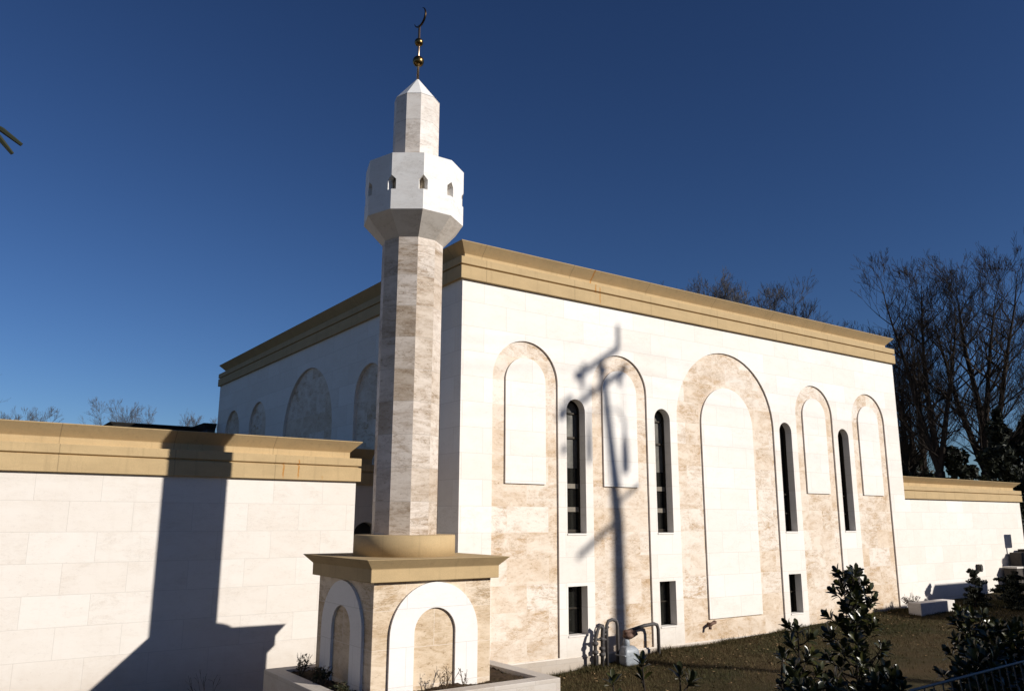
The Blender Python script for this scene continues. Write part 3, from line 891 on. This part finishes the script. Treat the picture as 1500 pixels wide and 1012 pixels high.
mg(-1.62, -12.15, 0.80, 0.28, 20, 9, 'left most magnolia of the group behind the wire fence')
mg(0.15, -11.2, 1.02, 0.5, 34, 10, 'rear magnolia of the right corner group, nearest to the lawn')

def bush(loc, h, wd, n, size, seed, label, mat, group=None, twigs=14, cat='bush', name='garden_bush'):
    rnd = np.random.default_rng(seed); rn = random.Random(seed)
    t = root(name, loc, label, cat, group)
    st = MB()
    for i in range(twigs):
        az = rn.uniform(0, 6.28); le = rn.uniform(0.1, 0.75)
        d = Vector((math.cos(az)*le, math.sin(az)*le, 1))
        branches(st, Vector(loc)-Vector((0, 0, 0.03)), d, h*0.55, 0.009, 2, rn, 2.4, 0.5, 0.1, 3, 3, 0.6, None, 0.12, 0.0035)
    st.build('stem', m_twig, t)
    if n:
        lf = MB()
        leaf_cloud(lf, np.array(loc)+(0, 0, h*0.52), (wd, wd, h*0.46), n, size, rnd, 16)
        lf.build('foliage', mat, t)
    return t
bush(settle(-2.42, -3.62, plz-0.07), 0.42, 0.10, 60, 0.022, 1, 'small dead brown bush before the front arch of the pedestal', m_dead, None, 5)
bush(settle(-2.05, -3.66, plz-0.07), 0.34, 0.1, 8, 0.02, 11, 'bare wiry twigs right of the dead brown bush on the pedestal', m_dead, None, 3)
bush(settle(-3.98, -1.05, plz-0.07), 0.40, 0.20, 130, 0.028, 2, 'leggy bush at the rear left corner of the pedestal, against the sunlit wall', m_bush, None, 9)
bush(settle(-3.98, -2.1, plz-0.07), 0.36, 0.22, 300, 0.030, 3, 'dark bush in the shaded planter below the side arch', m_bush, None, 10)
bush(settle(-4.0, -2.9, plz-0.07), 0.20, 0.2, 160, 0.028, 13, 'low dark bush at the front left corner of the planter', m_bush, None, 8)
bush((-5.0, 1.25, -1.68), 0.75, 0.2, 0, 0.03, 4, 'bare leafless shrub in the minaret shadow on the left wall', m_bush, None, 4)
bush((17.75, -0.5, gz(17.75, -0.5)), 0.62, 0.28, 500, 0.035, 5, 'small grey twiggy shrub where the hall meets the right wing', m_greyb, None, 12)
evergreen('conical_bush', (20.75, -1.15, gz(20.7, -1.1)), 1.25, 0.62, 4200, 0.05, 6, 'dark conical evergreen bush in front of the right wing wall', None, m_ever, 'bush')
evergreen('garden_bush', (23.6, -1.3, gz(23.6, -1.3)), 1.0, 1.0, 5500, 0.06, 7, 'broad dark bush below the stone step blocks at right edge', None, m_ever, 'bush')
evergreen('garden_bush', (21.3, -2.3, gz(21.6, -2.4)), 0.6, 0.8, 3600, 0.055, 8, 'low dark bush spreading on the lawn right of the conical one', None, m_ever, 'bush')

# grass blades on the lawn that the picture shows
rn = np.random.default_rng(5)
N = 52000
bx = rn.uniform(-0.2, 23, N); by = -np.abs(rn.gamma(1.5, 1.2, N))-0.06
keep = by > -6.5; bx, by = bx[keep], by[keep]
N2 = 9000
bx = np.concatenate([bx, rn.uniform(1, 19, N2)]); by = np.concatenate([by, -rn.uniform(0.05, 0.35, N2)])
bz = ground_z(bx, by)
n = len(bx)
tall = np.where((np.sin(bx*2.3)+np.sin(bx*5.1+1)+rn.normal(0, .6, n) > 0.8) & (by > -0.5), 1.9, 1.0)
hh = rn.uniform(0.035, 0.085, n)*tall
az = rn.uniform(0, 6.283, n); wdt = rn.uniform(0.004, 0.009, n)
lx = rn.normal(0, 0.5, n)*hh; ly = rn.normal(0, 0.5, n)*hh
V = np.empty((n, 3, 3))
V[:, 0] = np.stack([bx-np.cos(az)*wdt, by-np.sin(az)*wdt, bz-0.01], -1)
V[:, 1] = np.stack([bx+np.cos(az)*wdt, by+np.sin(az)*wdt, bz-0.01], -1)
V[:, 2] = np.stack([bx+lx, by+ly, bz+hh], -1)
gr = add('grass', V.reshape(-1, 3), np.arange(n*3).reshape(-1, 3).tolist(), m_blade)
gr['kind'] = 'stuff'
gr['label'] = 'short dry grass blades along the foot of the hall'
# grass and litter on the planter soil
n = 3500
bx = rn.uniform(plx0+0.32, plx1-0.32, n); by = rn.uniform(ply0+0.32, ply1-0.32, n)
ok = ~((np.abs(bx-PX) < PH+0.06) & (np.abs(by-PY) < PH+0.06))
bx, by = bx[ok], by[ok]; n = len(bx)
hh = rn.uniform(0.02, 0.07, n); az = rn.uniform(0, 6.283, n); wdt = rn.uniform(0.003, 0.007, n)
V = np.empty((n, 3, 3)); zz = plz-0.085
V[:, 0] = np.stack([bx-np.cos(az)*wdt, by-np.sin(az)*wdt, 0*bx+zz], -1)
V[:, 1] = np.stack([bx+np.cos(az)*wdt, by+np.sin(az)*wdt, 0*bx+zz], -1)
V[:, 2] = np.stack([bx+rn.normal(0, .6, n)*hh, by+rn.normal(0, .6, n)*hh, zz+hh], -1)
V = np.stack(settle(V[..., 0], V[..., 1], V[..., 2]), -1)
pg = add('planter_weeds', V.reshape(-1, 3), np.arange(n*3).reshape(-1, 3).tolist(), m_blade)
pg['kind'] = 'stuff'
pg['label'] = 'dry weeds on the dark planter soil'

n = 700
bx = rn.uniform(0.2, 20, n); by = -np.abs(rn.gamma(1.3, 1.3, n))-0.1
L_ = rn.uniform(0.02, 0.05, n); az = rn.uniform(0, 6.283, n)
zz = ground_z(bx, by)+rn.uniform(0.02, 0.06, n)
ca, sa = np.cos(az)*L_, np.sin(az)*L_
V = np.stack([np.stack([bx-ca, by-sa, zz], -1), np.stack([bx+sa*.5, by-ca*.5, zz+rn.normal(0, .012, n)], -1),
              np.stack([bx+ca, by+sa, zz+rn.normal(0, .015, n)], -1), np.stack([bx-sa*.5, by+ca*.5, zz], -1)], 1)
ll = add('leaf_litter', V.reshape(-1, 3), np.arange(n*4).reshape(-1, 4).tolist(), m_litter)
ll['kind'] = 'stuff'
ll['label'] = 'dry fallen leaves scattered over the lawn'

# ------------------------------------------------------------ gas meter set
gm = root('gas_meter', (4.6, -0.45, -1.5), 'grey gas meter with bent pipes and regulators against the hall wall', 'gas meter')
ym = -0.26
def bend(pts, r=0.035): return pts
pp = MB()
pp.tube([(4.200, ym, -1.55), (4.200, ym, -0.55), (4.260, ym, -0.45), (4.390, ym, -0.42), (4.520, ym, -0.46), (4.560, ym, -0.56), (4.560, ym, -1.5)], 0.042, 10)
pp.build('riser_pipe', m_pipe, gm, True)
pp = MB()
pp.tube([(4.940, ym, -0.73), (5.490, ym, -0.64), (5.840, ym, -0.62), (5.940, ym, -0.65), (5.980, ym, -0.76), (5.980, ym, -1.6)], 0.045, 10)
pp.build('outlet_pipe', m_pipe, gm, True)
pp = MB()
pp.tube([(3.820, ym, -1.45), (3.820, ym, -0.86), (3.920, ym, -0.62), (4.000, ym, -0.54), (4.080, ym, -0.60), (4.060, ym, -0.80), (4.040, ym, -1.5)], [0.05, 0.045, 0.04, 0.05, 0.055, 0.05, 0.045], 10)
pp.tube([(3.800, ym, -0.85), (4.220, ym, -0.88)], 0.03, 8).tube([(4.090, ym, -0.72), (4.260, ym, -0.58)], 0.03, 8).tube([(4.060, ym, -0.78), (4.200, ym, -0.74)], 0.025, 8)
for q in (-0.86, -1.08, -1.22): pp.lathe((4.040, ym, q), [(0.04, -0.05), (0.075, -0.03), (0.075, 0.03), (0.04, 0.05)], 10)
for q in (-0.95, -1.15): pp.lathe((3.820, ym, q), [(0.05, -0.05), (0.08, -0.02), (0.08, 0.02), (0.05, 0.05)], 10)
pp.build('inlet_pipe', m_pipe, gm, True)
rg = MB()
rg.lathe((4.860, ym-0.06, -0.84), [(0.03, -0.08), (0.10, -0.06), (0.14, -0.01), (0.14, 0.02), (0.09, 0.07), (0.03, 0.11)], 14)
rg.tube([(4.980, ym-0.06, -0.86), (5.120, ym-0.06, -0.78)], [0.05, 0.075], 10).tube([(4.740, ym-0.06, -0.74), (5.000, ym-0.06, -0.74)], 0.055, 10)
rg.build('regulator', m_rustpipe, gm, True)
mt = MB()
mt.lathe((4.800, ym-0.05, -1.08), [(0.06, 0.0), (0.09, 0.02), (0.09, 0.12), (0.05, 0.2)], 12)
mtr = MB()
def rbox(mb, cx, cy, z0, z1, hx, hy, r0=0.06):
    n_ = 6; lev = [(z0, 0.82), (z0+0.05, 0.97), (z0+0.12, 1.0), (z1-0.16, 1.0), (z1-0.08, 0.92), (z1, 0.55)]
    ring_ = []
    for sx_, sy_, a0 in ((1, 1, 0), (-1, 1, 90), (-1, -1, 180), (1, -1, 270)):
        for q in range(n_):
            t = rad(a0+90*q/(n_-1)); ring_.append((sx_*(hx-r0)+r0*math.cos(t), sy_*(hy-r0)+r0*math.sin(t)))
    K = len(ring_); v = [(cx+x*s_, cy+y*s_, z) for z, s_ in lev for x, y in ring_]; f = []
    for i in range(len(lev)-1):
        for q in range(K): f.append((i*K+q, i*K+(q+1) % K, (i+1)*K+(q+1) % K, (i+1)*K+q))
    f.append(tuple(range(K-1, -1, -1))); f.append(tuple((len(lev)-1)*K+q for q in range(K)))
    mb.poly(v, f)
rbox(mtr, 4.80, ym-0.12, -1.52, -1.06, 0.24, 0.17)
bd = mtr.build('meter_body', m_greymetal, gm, True)
bnd = MB(); rbox(bnd, 4.80, ym-0.12, -1.29, -1.255, 0.25, 0.18)
MB().box(4.515, ym-0.30, -1.275, 5.045, ym+0.06, -1.25).build('flange', m_greymetal, bd)
mt.build('connector', m_greymetal, bd, True)

# ------------------------------------------------------------ low stone blocks near the right wing
bk = bevel(MB().box(17.25, -1.10, gz(18, -1)-0.3, 19.45, -0.66, -0.655).build('low_wall', m_block), 0.02)
tag(bk, 'low pale stone wall block on the lawn beside the right wing', 'low wall')
sb = root('stone_steps', (26.7, -0.25, gz(26.7, -0.4)), 'stone step blocks coloured dark for shade, with pale coping at the right edge', 'steps')
MB().box(25.62, -0.50, gz(25, -1)-0.4, 27.9, -0.02, 0.17).build('lower_block', m_shadestone, sb)
MB().box(25.58, -0.54, 0.17, 27.92, -0.02, 0.235).build('coping', m_block, sb)
MB().box(26.25, -0.45, 0.235, 27.9, -0.02, 0.76).box(27.0, -0.45, 0.76, 27.9, -0.02, 0.88).build('upper_block', m_shadestone, sb)
lp = root('post_lamp', (26.72, -0.6, -0.75), 'short post lamp on the stone steps whose shadow falls on the wing wall', 'lamp post')
MB().tube([(26.72, -0.6, -0.9), (26.72, -0.6, 1.5)], 0.045, 10).build('post', m_post, lp, True)
MB().box(26.62, -0.64, 1.30, 27.20, -0.56, 1.80).build('lamp_head', m_dark, lp)

# ------------------------------------------------------------ thin leaning wire fence, bottom right
fn = root('wire_fence', (-2.4, -12.88, 0.1), 'thin leaning metal railing across the bottom right corner', 'fence')
zr = 0.90; lean = 0.22
fa = Vector((-4.30, -12.95, 0)); fb = Vector((0.6, -12.67, 0)); fd = (fb-fa).normalized(); fl = (fb-fa).length
MB().tube([fa+Vector((0, 0, zr)), fb+Vector((0, 0, zr))], 0.010, 8).build('rail', m_fence, fn)
MB().tube([fa+fd*lean*0.85+Vector((0, 0, 0.12)), fb+fd*lean*0.85+Vector((0, 0, 0.12))], 0.010, 8).build('rail', m_fence, fn)
for i in range(int(fl/0.138)):
    p = fa+fd*(0.07+i*0.138)
    MB().tube([p+Vector((0, 0, zr)), p+fd*lean+Vector((0, 0, gz(p.x, p.y)-0.03))], 0.0055, 6).build('baluster', m_fence, fn)

# ------------------------------------------------------------ utility pole at the street (casts the shadow on the hall)
D0 = 17.0
kx, kz = 0.5586, 0.5015
def src(xw, zw): return Vector((xw+kx*D0, -D0, zw+kz*D0))
up_ = root('utility_pole', (4.96+kx*D0, -D0, gz(14.5, -17)), 'weathered timber utility pole with crossarms beside the street', 'utility pole')
b0 = src(4.97, 0); b0.z = gz(14.5, -17)-0.3
pt0, pt1 = src(4.97, 2.0), src(4.45, 6.15)
MB().tube([b0, src(4.98, -0.7), pt0, src(4.69, 4.2), pt1], [0.235, 0.22, 0.185, 0.115, 0.09], 12).build('pole', m_wood, up_, True)
ad = Vector((0.22, 0.975, 0)).normalized()
def arm(cx, cz, l0, l1, hw=0.055):
    c = src(cx, cz)
    MB().obox(c+ad*((l0+l1)/2), ad, Vector((ad.y, -ad.x, 0)), Vector((0, 0, 1)), (l1-l0)/2, hw, hw*1.2).build('crossarm', m_wood, up_)
    return c
c1 = arm(4.42, 6.22, -0.95, 0.85)
c2 = arm(4.5, 5.55, -1.9, 1.15)
c3 = arm(4.80, 2.35, 0.1, 1.2, 0.035)
arm(4.86, 1.95, -1.75, -0.1, 0.05)
tb = src(3.95, 3.9)
MB().lathe(tb, [(0.02, -0.5), (0.07, -0.4), (0.09, 0.0), (0.05, 0.5), (0.02, 0.9)], 12).tube([src(3.95, 4.8), src(4.6, 4.85)], 0.02, 6).build('cable_can', m_dark, up_)
for xw_, zw_, r_ in ((3.62, 5.72, 0.13), (3.05, 4.62, 0.12), (3.3, 5.05, 0.10), (5.2, 5.95, 0.09), (4.55, 6.0, 0.13), (3.12, 3.75, 0.10)):
    q_ = src(xw_, zw_)
    MB().lathe(q_, [(0.03, -r_), (r_, -r_*0.6), (r_, r_*0.5), (0.03, r_)], 10).build('fuse_box', m_dark, up_)
MB().tube([src(3.05, 4.62), src(3.12, 3.75)], 0.012, 6).tube([src(3.62, 5.72), src(3.95, 4.8)], 0.012, 6).tube([src(5.2, 5.95), src(5.22, 4.6)], 0.012, 6).build('drop_cable', m_dark, up_)
for c, q, hgt in ((c1, 0.82, 0.62), (c1, -0.88, -0.4), (c1, -0.80, 0.2), (c2, -1.85, 0.3), (c2, -1.25, -0.35), (c2, 0.75, -0.3), (c2, 1.1, 0.12), (c2, -0.6, 0.2)):
    b = c+ad*q
    MB().lathe((b.x, b.y, b.z+(0.05 if hgt > 0 else hgt-0.05)), [(0.04, 0), (0.075, abs(hgt)*0.3), (0.05, abs(hgt)*0.55), (0.075, abs(hgt)*0.8), (0.03, abs(hgt))], 10).build('insulator', m_dark, up_)
tc = src(5.22, 3.55)
MB().lathe(tc, [(0.03, -0.35), (0.10, -0.30), (0.13, -0.05), (0.10, 0.45), (0.055, 0.7), (0.03, 1.1)], 14).build('street_lamp_can', m_dark, up_, True)
MB().tube([src(4.69, 4.9), src(5.0, 4.95), src(5.22, 4.6)], 0.03, 8).build('bracket', m_dark, up_)
for i, (dz, dy) in enumerate(((6.35, 0.8), (6.3, -0.85), (5.68, -1.8), (5.6, 1.1))):
    c = src(4.45, dz)+ad*dy
    pts = [Vector((c.x+s_*30, c.y, c.z-0.9*(1-(abs(s_)*2-1)**2) if abs(s_) <= 1 else c.z)) for s_ in [j/12-1 for j in range(25)]]
    o = MB().tube(pts, 0.006, 6).build('power_line', m_cable)
    tag(o, ['upper rear power line strung along the street', 'upper front power line strung along the street', 'lower front power line strung along the street', 'lower rear power line strung along the street'][i], 'power line', 'overhead power lines')

# added unseen wall, outlined so its shade falls on the low block and wing
sw = MB()
def prismY(mb, poly, y0, y1):
    n_ = len(poly); v = [(x, y0, z) for x, z in poly]+[(x, y1, z) for x, z in poly]
    mb.poly(v, [tuple(range(n_)), tuple(range(2*n_-1, n_-1, -1))]+[((i+1) % n_, i, i+n_, (i+1) % n_+n_) for i in range(n_)])
prismY(sw, [(19.3, -1.4), (21.7, -1.4), (21.7, 2.15), (19.75, 2.15), (19.4, 1.5)], -6.2, -6.0)
prismY(sw, [(21.7, -1.4), (33, -1.4), (33, 3.6), (29.3, 3.6), (29.3, 1.8), (27.8, 1.8), (27.8, 2.78), (23.9, 2.78), (23.1, 1.6), (21.7, 1.2)], -6.2, -6.0)
tag(sw.build('caster_wall', m_block), 'stepped stone wall added out of frame to cast shade on the low block and wing', 'wall')

# unseen house added behind the camera to shade the foreground shrubs
hs_ = root('house_caster', (16, -30, 0.3), 'unseen gabled house added to shade the foreground shrubs', 'house')
MB().box(-3, -33, 0.0, 36, -27, 6.2).build('wall', m_house_caster, hs_)
prismY_ = MB()
v = [(-3.4, -33.6, 6.0), (36.4, -33.6, 6.0), (36.4, -26.5, 6.0), (-3.4, -26.5, 6.0), (-3.4, -30, 9.9), (36.4, -30, 9.9)]
prismY_.poly(v, [(0, 1, 5, 4), (2, 3, 4, 5), (0, 4, 3), (1, 2, 5), (0, 3, 2, 1)])
prismY_.build('roof', m_shingle, hs_)

# ------------------------------------------------------------ twig reaching in at the upper left
pn = root('pine_tree', (-12.4, -11.2, gz(-12.4, -11.2)), 'blurred dark twig tips poking in at the upper left edge', 'tree')
MB().tube([(-12.4, -11.2, -0.6), (-12.35, -11.25, 3.0), (-12.4, -11.3, 6.5)], [0.16, 0.12, 0.06], 10).build('trunk', m_bark, pn, True)
MB().tube([(-12.38, -11.25, 4.6), (-11.3, -11.8, 4.25), (-10.4, -12.1, 3.92), (-9.90, -12.2, 3.735)], [0.04, 0.028, 0.018, 0.01], 8).build('limb', m_bark, pn, True)
lf = MB()
lf.tube([(-9.93, -12.2, 3.74), (-9.85, -12.205, 3.705), (-9.77, -12.208, 3.655)], [0.006, 0.012, 0.008], 6)
lf.tube([(-9.93, -12.2, 3.735), (-9.86, -12.205, 3.67), (-9.80, -12.207, 3.605)], [0.006, 0.012, 0.008], 6)
rr = random.Random(3)
for i in range(40):
    s_ = rr.uniform(0, 0.9); bx_ = Vector((-12.38, -11.25, 4.6)).lerp(Vector((-10.3, -12.15, 3.88)), s_)
    dd = Vector((rr.uniform(-0.2, 0.25), rr.gauss(0, 0.25), -rr.uniform(0.05, 0.3)))
    lf.tube([bx_, bx_+dd], [0.01, 0.004], 5)
lf.build('needles', m_ever, pn)
